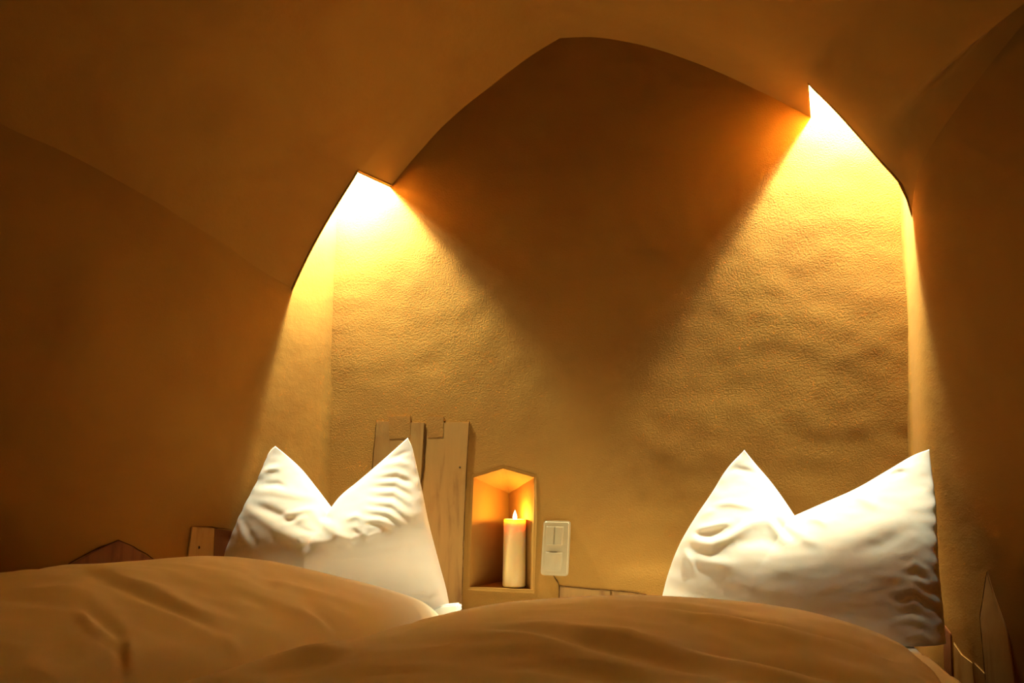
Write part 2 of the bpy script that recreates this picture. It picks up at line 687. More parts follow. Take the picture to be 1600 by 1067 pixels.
S_L = lamp_pos(ceil_pt(uA, 0.0), ceil_pt(uA, VL), AL, (768, 500), -0.106, -0.070)
S_R = lamp_pos(ceil_pt(uB, 0.0), ceil_pt(uB, VR), AR, (1062, 540), 0.078, -0.050)
build_pocket('l', S_L[2] + 0.050)
build_pocket('r', S_R[2] + 0.050)


def lathe(bm, prof, seg=24, cx=0, cy=0):
    rings = []
    for (r, z) in prof:
        if r < 1e-6:
            rings.append([bm.verts.new((cx, cy, z))])
        else:
            rings.append([bm.verts.new((cx + r * math.cos(2 * math.pi * k / seg), cy + r * math.sin(2 * math.pi * k / seg), z))
                          for k in range(seg)])
    for a, b in zip(rings[:-1], rings[1:]):
        for k in range(seg):
            k2 = (k + 1) % seg
            if len(a) == 1 and len(b) == 1:
                continue
            if len(a) == 1:
                bm.faces.new((a[0], b[k], b[k2]))
            elif len(b) == 1:
                bm.faces.new((a[k], b[0], a[k2]))
            else:
                bm.faces.new((a[k], b[k], b[k2], a[k2]))
    bmesh.ops.recalc_face_normals(bm, faces=bm.faces[:])


def spotlight(S, label, power):
    t = thing('recessed_spotlight', label, 'lamp', tuple(S), 'spotlights hidden in the ceiling pockets')
    bm = bmesh.new()
    lathe(bm, [(0.0, 0.047), (0.020, 0.047), (0.024, 0.040), (0.026, 0.010), (0.028, 0.006), (0.024, 0.006), (0.022, 0.012), (0.012, 0.030), (0.0, 0.030)])
    bm_obj('housing', bm, M['metal'], t, sharp=40)
    bm = bmesh.new()
    lathe(bm, [(0.0, 0.028), (0.009, 0.026), (0.011, 0.016), (0.007, 0.009), (0.0, 0.007)])
    bm_obj('bulb', bm, M['lens'], t)
    for nm, share, rad, z in (('filament_light', 0.55, 0.008, -0.006), ('reflector_light', 0.45, 0.024, -0.004)):
        ld = bpy.data.lights.new(nm, 'SPOT')
        ld.energy = power * share
        ld.color = LAMP_COLOR
        ld.spot_size = math.radians(168)
        ld.spot_blend = 0.35
        ld.shadow_soft_size = rad
        lo = bpy.data.objects.new(nm, ld)
        link(lo, t)
        lo.location = (0, 0, z)
    return t


spotlight(S_L, 'small round spotlight above the left corner opening of the vault', LAMP_W * 0.66)
spotlight(S_R, 'small round spotlight above the right corner opening of the vault', LAMP_W * 1.22)


# ------------------------------------------------------------------ timber let into the plaster
def wall_piece(name, poly, where, thick, mat, parent, proud, bev=0.0015, label=None):
    if where == 'back':
        P = [on_y(*p) for p in poly]; n = np.array([0, -1.0, 0])
    elif where == 'left':
        P = [on_left(*p) for p in poly]; n = LN
    elif where == 'splay':
        P = [on_splay(*p) for p in poly]; n = SN
    else:
        P = [on_right(*p) for p in poly]; n = RN
    bm = bmesh.new()
    front = [bm.verts.new(tuple(p + n * proud)) for p in P]
    rear = [bm.verts.new(tuple(p + n * (proud - thick))) for p in P]
    bm.faces.new(front)
    bm.faces.new(rear[::-1])
    k = len(P)
    for i in range(k):
        bm.faces.new((front[i], rear[i], rear[(i + 1) % k], front[(i + 1) % k]))
    bmesh.ops.recalc_face_normals(bm, faces=bm.faces[:])
    if bev:
        bmesh.ops.bevel(bm, geom=bm.edges[:], offset=bev, segments=2, affect='EDGES')
    o = bm_obj(name, bm, mat, parent, sharp=40)
    if label:
        o['label'] = label
    return o


def crack(poly, width, where, parent, proud=0.002, mat='crack', name='crack'):
    """a thin irregular ribbon along a joint"""
    if where == 'back':
        P = [on_y(*p) for p in poly]; n = np.array([0, -1.0, 0])
    elif where == 'left':
        P = [on_left(*p) for p in poly]; n = LN
    elif where == 'splay':
        P = [on_splay(*p) for p in poly]; n = SN
    else:
        P = [on_right(*p) for p in poly]; n = RN
    Q = []
    for a, b in zip(P[:-1], P[1:]):
        m = max(2, int(np.linalg.norm(b - a) / 0.012))
        for k in range(m):
            Q.append(a + (b - a) * k / m)
    Q.append(P[-1])
    verts, faces = [], []
    for i, p in enumerate(Q):
        d = Q[min(i + 1, len(Q) - 1)] - Q[max(i - 1, 0)]
        s = np.cross(d, n); s /= np.linalg.norm(s)
        w = width * (0.35 + 0.65 * abs(nz(i * 0.37, poly[0][0] * 0.1, 4.0)) * 2) * min(1, 0.3 + min(i, len(Q) - 1 - i) * 0.4)
        c = p + s * width * 0.7 * nz(i * 0.5, poly[0][1] * 0.1, 9.0) + n * proud
        verts += [c - s * w / 2 - n * 0.003, c - s * w / 2, c + s * w / 2, c + s * w / 2 - n * 0.003]
    for i in range(len(Q) - 1):
        for k in range(3):
            faces.append((i * 4 + k, i * 4 + k + 1, i * 4 + 4 + k + 1, i * 4 + 4 + k))
    return mesh_obj(name, verts, faces, M[mat], parent, smooth=False)


def nail(px, py, where, parent, r=0.004, proud=0.003):
    p = on_y(px, py) if where == 'back' else on_left(px, py)
    n = np.array([0, -1.0, 0]) if where == 'back' else LN
    bm = bmesh.new()
    bmesh.ops.create_uvsphere(bm, u_segments=8, v_segments=6, radius=r)
    for v in bm.verts:
        v.co = Vector(p + n * proud) + Vector((v.co.x, v.co.y * 0.3, v.co.z))
    return bm_obj('nail', bm, M['nail'], parent)


pk1 = wall_piece('plank', [(588, 658), (664, 660), (656, 790), (648, 960), (566, 960), (577, 800)], 'back', 0.03, M['wood_grey'], wall_back, 0.004,
                 label='weathered upright plank let into the plaster')
pk2 = wall_piece('plank', [(668, 660), (734, 659), (729, 740), (722, 960), (652, 960), (659, 790)], 'back', 0.03, M['wood'], wall_back, 0.003,
                 label='brown stained upright plank beside the niche')
crack([(589, 656), (583, 720), (578, 800)], 0.0022, 'back', wall_back, 0.0045)
crack([(666, 662), (662, 730), (656, 770), (653, 830)], 0.0035, 'back', wall_back, 0.004)
crack([(734, 658), (731, 700), (729, 742), (726, 800), (722, 930)], 0.0016, 'back', wall_back, 0.0035)
wall_piece('plaster_patch', [(607, 650), (642, 650), (642, 685), (609, 686)], 'back', 0.02, M['patch'], wall_back, 0.0044, 0.0004)
wall_piece('plaster_patch', [(668, 650), (694, 651), (693, 683), (669, 684)], 'back', 0.02, M['patch'], wall_back, 0.0034, 0.0004)
nail(719, 730, 'back', wall_back, 0.0025)
wall_piece('plank', [(874, 916), (954, 923), (953, 985), (873, 985)], 'back', 0.03, M['wood'], wall_back, 0.002,
           label='short board end below the light switch')
wall_piece('plank', [(956, 923), (1060, 934), (1060, 985), (956, 985)], 'back', 0.03, M['wood_grey'], wall_back, 0.002,
           label='board end behind the right pillow')
crack([(864, 897), (871, 908), (874, 916), (873, 960)], 0.0028, 'back', wall_back, 0.003)
crack([(874, 915), (910, 919), (955, 922), (1010, 928)], 0.0028, 'back', wall_back, 0.003)
crack([(955, 921), (954, 960)], 0.002, 'back', wall_back, 0.0035)

wall_piece('plank', [(298, 823), (334, 825), (331, 900), (288, 900)], 'left', 0.03, M['wood_post'], wall_left, 0.006,
           label='pale board end with a nail hole')
wall_piece('plank', [(334, 826), (362, 829), (356, 900), (331, 900)], 'left', 0.03, M['wood_red'], wall_left, 0.004,  # same board continued; the pillow's shadow on it is painted as darker wood
           label='right part of the board end, pillow shadow painted as dark wood')
crack([(297, 822), (330, 823), (362, 828)], 0.003, 'left', wall_left, 0.006)
nail(309, 855, 'left', wall_left, 0.004, 0.006)
wall_piece('plank', [(95, 890), (150, 859), (184, 844), (205, 853), (262, 890)], 'left', 0.03, M['wood_red'], wall_left, 0.003,
           label='flush timber with a gable shaped top')
crack([(100, 884), (150, 858), (184, 843), (215, 858), (255, 883)], 0.0038, 'left', wall_left, 0.005)

wall_piece('plank', [(1543, 893), (1553, 925), (1566, 962), (1575, 985), (1588, 1067), (1592, 1110), (1545, 1110), (1541, 1062), (1532, 965)],
           'splay', 0.03, M['wood_post'], wall_right, 0.004, label='pale pointed post let into the right wall')
wall_piece('plank', [(1490, 1003), (1503, 1022), (1520, 1035), (1527, 1110), (1492, 1110)], 'splay', 0.03, M['wood_post'], wall_right, 0.0012)
wall_piece('plank', [(1522, 1034), (1540, 1052), (1544, 1110), (1529, 1110)], 'splay', 0.03, M['wood'], wall_right, 0.0016)
wall_piece('plank', [(1474, 975), (1486, 990), (1490, 1110), (1476, 1110)], 'splay', 0.03, M['wood_red'], wall_right, 0.002,
           label='narrow reddish board behind the right pillow')
crack([(1543, 893), (1532, 965), (1541, 1062)], 0.002, 'splay', wall_right, 0.004)

# ------------------------------------------------------------------ light switch
sw = thing('light_switch', 'cream double light switch plate beside the candle niche', 'light switch')


def rounded_plate(name, poly, proud0, proud1, mat, parent, rnd, bev):
    P = [on_y(*p) for p in poly]
    pts = []
    k = len(P)
    for i in range(k):
        a, b, c = P[i - 1], P[i], P[(i + 1) % k]
        d1 = (a - b) / np.linalg.norm(a - b); d2 = (c - b) / np.linalg.norm(c - b)
        p0, p1 = b + d1 * rnd, b + d2 * rnd
        for t in np.linspace(0, 1, 6):
            pts.append((1 - t)**2 * p0 + 2 * t * (1 - t) * b + t * t * p1)
    bm = bmesh.new()
    lo = [bm.verts.new((p[0], -proud0, p[2])) for p in pts]
    hi = [bm.verts.new((p[0], -proud1, p[2])) for p in pts]
    bm.faces.new(lo[::-1])
    top = bm.faces.new(hi)
    m = len(pts)
    for i in range(m):
        bm.faces.new((lo[i], lo[(i + 1) % m], hi[(i + 1) % m], hi[i]))
    bmesh.ops.recalc_face_normals(bm, faces=bm.faces[:])
    bmesh.ops.bevel(bm, geom=[e for e in top.edges], offset=bev, segments=3, affect='EDGES')
    return bm_obj(name, bm, mat, parent, sharp=35)


rounded_plate('frame', [(850, 813), (892, 814), (888, 900), (845, 898)], -0.004, 0.010, M['plastic'], sw, 0.010, 0.004)
bz = rounded_plate('rocker_surround', [(854.5, 821), (882.5, 822), (880, 852), (852.5, 851)], 0.008, 0.0112, M['plastic'], sw, 0.004, 0.001)
bz2 = rounded_plate('rocker_surround', [(853, 861), (880.5, 862), (878, 893), (851, 892)], 0.008, 0.0112, M['plastic'], sw, 0.004, 0.001)
rounded_plate('rocker', [(855.5, 822), (867.6, 822.4), (866, 850.8), (853.5, 850.3)], 0.010, 0.0145, M['plastic'], sw, 0.002, 0.0012)
rounded_plate('rocker', [(868.6, 822.4), (881.5, 823), (879.2, 851.3), (867, 850.9)], 0.010, 0.0145, M['plastic'], sw, 0.002, 0.0012)
rounded_plate('rocker', [(854, 862), (879.5, 863), (877, 892), (852, 891)], 0.010, 0.0145, M['plastic'], sw, 0.003, 0.0012)

# ------------------------------------------------------------------ candle
floor_z = (NICHE[0][2] + NICHE[1][2]) / 2 + 0.003
cy = 0.041
cpos = on_y(804, 850, cy)
ctop = on_y(805, 811, cy)[2]
cr_ = 0.0315
ch = ctop - floor_z
cd = thing('candle', 'ivory pillar candle burning in the wall niche', 'candle', (float(cpos[0]), cy, floor_z))
bm = bmesh.new()
lathe(bm, [(0.0, 0.0), (cr_ * 0.96, 0.0), (cr_ * 1.01, 0.004), (cr_ * 1.0, ch * 0.25), (cr_ * 0.985, ch * 0.5), (cr_ * 0.98, ch * 0.75), (cr_ * 0.98, ch - 0.006),
           (cr_ * 0.955, ch - 0.0015), (cr_ * 0.91, ch), (cr_ * 0.85, ch - 0.001), (cr_ * 0.80, ch - 0.006), (cr_ * 0.70, ch - 0.012), (cr_ * 0.45, ch - 0.014), (0.0, ch - 0.014)], 48)
bm_obj('wax', bm, M['wax'], cd)
bm = bmesh.new()
lathe(bm, [(0.0, ch - 0.016), (0.0012, ch - 0.016), (0.0011, ch - 0.003), (0.0, ch - 0.001)], 8)
bm_obj('wick', bm, M['wick'], cd)
bm = bmesh.new()
lathe(bm, [(0.0, ch - 0.007), (0.0034, ch - 0.004), (0.0060, ch + 0.002), (0.0063, ch + 0.006), (0.0048, ch + 0.013), (0.0025, ch + 0.019), (0.0, ch + 0.025)], 16)
flame = bm_obj('flame', bm, M['flame'], cd)
ld = bpy.data.lights.new('flame_light', 'POINT')
ld.energy = FLAME_W
ld.color = (1.0, 0.54, 0.11)
ld.shadow_soft_size = 0.004
lo = bpy.data.objects.new('flame_light', ld)
link(lo, cd)
lo.location = (0, 0, ch + 0.003)


# ------------------------------------------------------------------ bed
def poly_prism(name, pts, z0, z1, mat, bev, parent=None, seg=4):
    bm = bmesh.new()
    lo = [bm.verts.new((p[0], p[1], z0)) for p in pts]
    hi = [bm.verts.new((p[0], p[1], z1)) for p in pts]
    bm.faces.new(lo[::-1]); bm.faces.new(hi)
    k = len(pts)
    for i in range(k):
        bm.faces.new((lo[i], lo[(i + 1) % k], hi[(i + 1) % k], hi[i]))
    bmesh.ops.recalc_face_normals(bm, faces=bm.faces[:])
    bmesh.ops.bevel(bm, geom=bm.edges[:], offset=bev, segments=seg, affect='EDGES')
    return bm_obj(name, bm, mat, parent, sharp=45)


def bed_plan(m):
    x1 = XR - m
    yb = -0.03 - m
    xa = wl(-yb) + m * 1.6
    xb = -1.62
    ya = -(XL - xb) / TL - m * 1.3
    return [(xa, yb), (x1, yb), (x1, -2.15 + m), (xb, -2.15 + m), (xb, ya)]


bed = thing('bed_base', 'low wooden bed platform under the mattress', 'bed', (-0.6, -1.2, 0.0))
inv = Matrix.Translation((0.6, 1.2, 0.0))
for nm, z0, z1, mm in (('platform', 0.20, 0.28, 0.02), ('plinth', 0.0, 0.20, 0.10)):
    o = poly_prism(nm, bed_plan(mm), z0, z1, M['bedwood'], 0.008, bed, 2)
    o.matrix_parent_inverse = inv
mt = poly_prism('mattress', bed_plan(0.03), 0.281, MAT_Z, M['cotton'], 0.035)
tag(mt, 'white sheeted mattress beneath the pillows and duvets', 'mattress')


# ------------------------------------------------------------------ soft goods
def poly_field(X, Y, lines):
    """sum of soft ridges; each line = (points, width, height[, sharp side])"""
    out = np.zeros_like(X)
    for L in lines:
        pts, w, h = L[0], L[1], L[2]
        side = L[3] if len(L) > 3 else 0.0
        pts = np.array(pts, float)
        seg = np.linalg.norm(np.diff(pts, axis=0), axis=1)
        tot = seg.sum()
        best = np.full(X.shape, 1e9); along = np.zeros_like(X); sgn = np.zeros_like(X)
        acc = 0.0
        for (a, b, l) in zip(pts[:-1], pts[1:], seg):
            d = (b - a) / l
            t = np.clip((X - a[0]) * d[0] + (Y - a[1]) * d[1], 0, l)
            dx, dy = X - (a[0] + d[0] * t), Y - (a[1] + d[1] * t)
            r = np.hypot(dx, dy)
            s = np.sign(d[0] * dy - d[1] * dx)
            m = r < best
            best = np.where(m, r, best); along = np.where(m, (acc + t) / tot, along); sgn = np.where(m, s, sgn)
            acc += l
        taper = np.sin(np.pi * np.clip(along * 0.92 + 0.04, 0, 1)) ** 0.7
        ww = w * (1 - side * sgn)
        out += h * np.exp(-(best / ww) ** 2) * taper
    return out


def sample_curve(pts, n, kinks=()):
    pts = np.array(pts, float)
    s = np.concatenate([[0], np.cumsum(np.linalg.norm(np.diff(pts, axis=0), axis=1))])
    # smooth between kinks
    ks = [0] + list(kinks) + [len(pts) - 1]
    dense = []
    for a, b in zip(ks[:-1], ks[1:]):
        ss = s[a:b + 1]
        tt = np.linspace(ss[0], ss[-1], 200)
        if b - a == 1:
            q = np.stack([np.interp(tt, ss, pts[a:b + 1, k]) for k in (0, 1)], 1)
        else:
            q = np.stack([hermite(ss, pts[a:b + 1, k], tt) for k in (0, 1)], 1)
        dense.append(q)
    return dense


def resample(q, n):
    s = np.concatenate([[0], np.cumsum(np.linalg.norm(np.diff(q, axis=0), axis=1))])
    t = np.linspace(0, s[-1], n)
    return np.stack([np.interp(t, s, q[:, k]) for k in (0, 1)], 1)


def vnoise(P, sc, seed):
    return np.array([noise.noise(Vector((p[0] * sc + seed, p[1] * sc, p[2] * sc))) for p in P])


def build_pillow(name, label, left, topl, topr, right, bottom, base_y, lean, front, back, folds, s_notch, seed, belly=1.0, tuck=0.0, N=190):
    n_l = int(N * s_notch)
    tq = np.concatenate([resample(sample_curve(topl, 0)[0], n_l + 1), resample(sample_curve(topr, 0)[0], N - n_l)[1:]])
    nS = len(tq)
    lq = resample(sample_curve(left, 0)[0], N)
    rq = resample(sample_curve(right, 0)[0], N)
    bq = resample(sample_curve(bottom, 0)[0], nS)
    s = np.linspace(0, 1, nS)[None, :]
    t = np.linspace(0, 1, N)[:, None]
    PX = np.zeros((N, nS, 2))
    for k in (0, 1):
        c = ((1 - t) * bq[None, :, k] + t * tq[None, :, k] + (1 - s) * lq[:, None, k] + s * rq[:, None, k]
             - ((1 - s) * (1 - t) * bq[0, k] + s * (1 - t) * bq[-1, k] + (1 - s) * t * tq[0, k] + s * t * tq[-1, k]))
        PX[:, :, k] = c
    pn = np.array([0, -1.0, -lean]); pn /= np.linalg.norm(pn)      # plane leaning back against the wall
    p0 = np.array([0, base_y, MAT_Z])
    pn = np.array([0, -math.cos(math.atan(lean)), math.sin(math.atan(lean))])
    d = (_r[None, None] * ((PX[..., 0:1] - 800) / F_PX) + _u[None, None] * ((533.5 - PX[..., 1:2]) / F_PX) + _f[None, None])
    tt = np.dot(p0 - CAM, pn) / (d @ pn)
    Q = CAM + d * tt[..., None]
    tk = tuck * (1 - sstep(0.0, 0.62, t)) * sstep(0.15, 0.75, s)                   # the lower half tucks in under the belly
    Q = CAM + (Q - CAM) * (1 + tk / 2.7)[..., None]
    S, T = np.broadcast_to(s, (N, nS)), np.broadcast_to(t, (N, nS))
    # thickness: blunt across the middle, sharp towards the ears
    ear = np.clip(np.abs(S - s_notch) / np.where(S < s_notch, s_notch, 1 - s_notch), 0, 1)
    ex = 0.42 + 0.55 * ear ** 1.5
    side = np.clip(1 - np.abs(2 * S - 1) ** 3.0, 0, 1) ** 0.45
    topf = np.clip(1 - T, 0, 1) ** ex
    botf = np.clip(T / 0.10, 0, 1) ** 0.5
    bel = (1 - 0.34 * belly) + 0.34 * belly * 1.45 * np.exp(-((T - 0.54) / 0.27) ** 2)
    TH = side * topf * np.clip(0.55 + 0.45 * botf, 0, 1) * bel
    edge0 = (T <= 0) * 1.0
    FR = Q + pn * (front * TH)[..., None]
    BK = Q - pn * (back * TH)[..., None]
    # folds on the front
    X, Y = project(FR.reshape(-1, 3))
    X = X.reshape(N, nS); Y = Y.reshape(N, nS)
    f = poly_field(X, Y, folds)
    rim = np.clip(np.minimum.reduce([S, 1 - S, (1 - T)]) / 0.05, 0, 1)
    flat = FR.reshape(-1, 3)
    small = (0.0022 * vnoise(flat * np.array([1, 1, 1.8]), 11, seed) + 0.0010 * vnoise(flat * np.array([1, 1, 2.2]), 24, seed + 7)).reshape(N, nS)
    FR = FR + pn * ((f + small) * (0.12 + 0.88 * rim) )[..., None]
    # puckered seam
    puck = 0.0018 * np.sin(T * 70 + seed) * np.exp(-np.minimum(S, 1 - S) / 0.03) * (1 - sstep(0.75, 0.92, T))
    FR[..., 1] += puck
    FR[..., 2] = np.maximum(FR[..., 2], MAT_Z + 0.004)
    BK[..., 2] = np.maximum(BK[..., 2], MAT_Z + 0.003)
    # keep the rear clear of the wall
    BK[..., 1] = np.minimum(BK[..., 1], -0.012)
    FR[..., 1] = np.minimum(FR[..., 1], -0.016)
    # and of the side walls
    for A in (FR, BK):
        lim_r = wr(-A[..., 1]) - 0.006
        A[..., 0] = np.minimum(A[..., 0], lim_r)
        lim_l = XL + TL * A[..., 1] + 0.010
        A[..., 0] = np.maximum(A[..., 0], lim_l)
    bm = bmesh.new()
    vf = [[bm.verts.new(tuple(FR[j, i])) for i in range(nS)] for j in range(N)]
    vb = [[bm.verts.new(tuple(BK[j, i] + np.array([0, 0.002, 0]))) for i in range(nS)] for j in range(N)]
    for j in range(N - 1):
        for i in range(nS - 1):
            bm.faces.new((vf[j][i], vf[j][i + 1], vf[j + 1][i + 1], vf[j + 1][i]))
            bm.faces.new((vb[j][i], vb[j + 1][i], vb[j + 1][i + 1], vb[j][i + 1]))
    for j in range(N - 1):
        bm.faces.new((vf[j][0], vf[j + 1][0], vb[j + 1][0], vb[j][0]))
        bm.faces.new((vf[j][-1], vb[j][-1], vb[j + 1][-1], vf[j + 1][-1]))
    for i in range(nS - 1):
        bm.faces.new((vf[0][i], vb[0][i], vb[0][i + 1], vf[0][i + 1]))
        bm.faces.new((vf[-1][i], vf[-1][i + 1], vb[-1][i + 1], vb[-1][i]))
    bmesh.ops.recalc_face_normals(bm, faces=bm.faces[:])
    o = bm_obj(name, bm, M['cotton'])
    return tag(o, label, 'pillow', 'white bed pillows against the back wall')


FL = [
    ([(386, 794), (412, 812), (436, 828), (462, 839), (490, 845), (520, 846), (545, 846)], 9, 0.0105),
    ([(398, 791), (430, 803), (455, 815), (470, 822)], 8, -0.0120),
    ([(432, 812), (450, 804), (478, 797), (492, 796)], 5, 0.0083),
    ([(440, 822), (462, 816), (482, 806)], 5, 0.0067),
    ([(462, 824), (490, 834), (505, 842)], 5, -0.0060),
    ([(470, 838), (486, 836), (500, 834)], 4, 0.0053),
    ([(468, 842), (476, 852)], 4, 0.0045),
    ([(488, 798), (505, 815), (528, 838), (545, 848)], 8, 0.0097),
    ([(522, 818), (530, 834), (550, 845), (560, 836)], 6, 0.0075),
    ([(500, 808), (520, 812)], 6, -0.0075),
    ([(540, 812), (556, 806), (566, 808)], 5, 0.0067),
    ([(548, 828), (562, 832), (560, 822)], 5, -0.0053),
    ([(556, 824), (575, 840), (598, 832)], 5, 0.0060),
    ([(566, 812), (592, 812), (625, 828)], 5, 0.0032), ([(568, 818), (592, 820), (612, 830)], 4, -0.0027),
    ([(566, 794), (605, 800), (634, 822)], 5, 0.0036), ([(566, 803), (605, 808), (630, 824)], 4, -0.0032),
    ([(575, 782), (612, 786), (640, 808)], 5, 0.0036), ([(575, 790), (610, 794), (638, 815)], 4, -0.0032),
    ([(578, 768), (616, 768), (644, 788)], 5, 0.0032), ([(578, 776), (614, 777), (642, 796)], 4, -0.0027),
    ([(582, 754), (618, 752), (648, 768)], 5, 0.0032), ([(582, 761), (616, 761), (646, 776)], 4, -0.0027),
    ([(588, 742), (620, 738), (650, 750)], 5, 0.0027), ([(586, 748), (620, 745), (650, 757)], 4, -0.0023),
    ([(600, 726), (625, 722), (648, 728)], 5, 0.0023), ([(606, 716), (630, 708), (646, 704)], 4, -0.0023),
    ([(398, 748), (414, 736), (438, 730)], 5, 0.0045), ([(404, 742), (420, 737), (436, 738)], 4, -0.0015),
    ([(412, 757), (432, 756), (448, 762)], 5, -0.0045), ([(430, 772), (460, 776), (490, 778)], 6, 0.0037),
    ([(400, 768), (440, 766), (480, 772)], 8, 0.0037),
    ([(372, 812), (378, 830), (384, 848)], 5, 0.0053), ([(380, 815), (392, 838), (400, 850)], 6, -0.0045),
    ([(640, 935), (672, 940), (690, 930)], 6, 0.0060), ([(640, 925), (668, 930), (686, 920)], 5, -0.0053),
    ([(480, 880), (560, 868), (640, 845)], 14, 0.0030),
    ([(520, 870), (580, 862), (640, 850)], 9, -0.0030),
]
p_left = build_pillow('pillow', 'white pillow with a deep notch left of the candle niche',
                      left=[(338, 968), (350, 880), (362, 845), (383, 790), (404, 742), (423, 703), (430, 697)],
                      topl=[(430, 697), (446, 710), (470, 732), (496, 764), (521, 797)],
                      topr=[(521, 797), (535, 775), (560, 752), (600, 717), (637, 684)],
                      right=[(704, 962), (698, 925), (686, 880), (668, 810), (660, 770), (650, 725), (643, 697), (637, 684)],
                      bottom=[(338, 968), (440, 972), (560, 972), (704, 962)],
                      base_y=-0.24, lean=0.20, front=0.165, back=0.080, folds=FL, s_notch=0.47, seed=3.0, tuck=0.11)

FRT = [
    ([(1074, 838), (1096, 848), (1112, 850), (1142, 836), (1172, 818), (1196, 812)], 10, 0.0144),
    ([(1090, 833), (1110, 838), (1134, 832), (1160, 816)], 7, -0.0117),
    ([(1082, 830), (1110, 823), (1140, 815)], 5, 0.0063), ([(1086, 836), (1112, 829), (1138, 822)], 4, -0.0054),
    ([(1085, 812), (1105, 800), (1120, 796)], 5, 0.0045), ([(1110, 790), (1140, 786), (1180, 794)], 5, 0.0045),
    ([(1128, 735), (1150, 732), (1180, 738)], 5, -0.0045), ([(1140, 722), (1160, 716)], 5, 0.0036),
    ([(1200, 812), (1215, 830), (1226, 852)], 8, 0.0090), ([(1212, 812), (1224, 826), (1240, 842)], 6, -0.0081),
    ([(1236, 822), (1258, 842), (1280, 850)], 8, 0.0063), ([(1150, 852), (1190, 842), (1230, 855)], 10, -0.0063),
    ([(1075, 872), (1110, 878), (1150, 885)], 9, 0.0054), ([(1068, 855), (1078, 880), (1085, 895)], 6, 0.0054),
    ([(1262, 808), (1280, 812), (1292, 822)], 6, 0.0054), ([(1330, 772), (1350, 780), (1372, 792)], 8, 0.0045),
    ([(1380, 738), (1400, 728), (1412, 730)], 5, 0.0054), ([(1386, 744), (1402, 738), (1414, 738)], 5, -0.0045),
    ([(1290, 860), (1340, 840), (1400, 815)], 16, 0.0054), ([(1330, 868), (1380, 850), (1420, 830)], 12, -0.0054),
    ([(1400, 870), (1425, 862), (1440, 852)], 7, 0.0016), ([(1410, 890), (1430, 880), (1446, 890), (1452, 905)], 5, 0.0023),
    ([(1415, 900), (1434, 896), (1450, 914)], 5, -0.0020), ([(1425, 905), (1440, 908), (1455, 918)], 5, 0.0023),
    ([(1395, 925), (1425, 918), (1450, 935)], 7, 0.0016), ([(1400, 950), (1425, 945), (1455, 960)], 7, 0.0018),
    ([(1405, 938), (1430, 932), (1456, 948)], 6, -0.0016), ([(1390, 975), (1425, 965), (1462, 985)], 7, 0.0016),
    ([(1400, 965), (1425, 955), (1460, 972)], 6, -0.0014), ([(1410, 1000), (1440, 992), (1466, 1012)], 6, 0.0016),
    ([(1415, 1012), (1440, 1004), (1468, 1022)], 5, -0.0014), ([(1425, 1026), (1448, 1018), (1468, 1034)], 5, 0.0016),
    ([(1370, 905), (1400, 900), (1425, 905)], 10, 0.0011), ([(1300, 905), (1350, 890), (1400, 880)], 16, -0.0009),
]
p_right = build_pillow('pillow', 'white pillow with crumpled side pushed against the right wall',
                       left=[(1022, 1000), (1034, 935), (1046, 890), (1062, 850), (1085, 810), (1112, 770), (1136, 732), (1163, 703)],
                       topl=[(1163, 703), (1180, 724), (1204, 752), (1226, 782), (1242, 807)],
                       topr=[(1242, 807), (1290, 785), (1340, 762), (1390, 733), (1430, 710), (1452, 702)],
                       right=[(1478, 1050), (1477, 1000), (1474, 960), (1468, 900), (1465, 840), (1462, 780), (1456, 735), (1452, 702)],
                       bottom=[(1022, 1000), (1150, 1030), (1300, 1050), (1478, 1050)],
                       base_y=-0.30, lean=0.30, front=0.165, back=0.090, folds=FRT, s_notch=0.30, seed=9.0, belly=0.55)

# turned-out hem at the lower corner of the left pillow
hem_c = [(668, 954), (692, 945), (715, 943), (719, 950), (715, 957), (690, 961), (668, 963)]
HP = [on_y(px, py, -0.235) for px, py in hem_c]
bm = bmesh.new()
fr = [bm.verts.new((p[0], p[1] - 0.012, p[2])) for p in HP]
bk = [bm.verts.new((p[0], p[1] + 0.03, p[2])) for p in HP]
bm.faces.new(fr); bm.faces.new(bk[::-1])
for i in range(len(HP)):
    j = (i + 1) % len(HP)
    bm.faces.new((fr[i], bk[i], bk[j], fr[j]))
bmesh.ops.recalc_face_normals(bm, faces=bm.faces[:])
bmesh.ops.bevel(bm, geom=bm.edges[:], offset=0.004, segments=3, affect='EDGES')
bm_obj('hem', bm, M['cotton'], p_left, sharp=60)


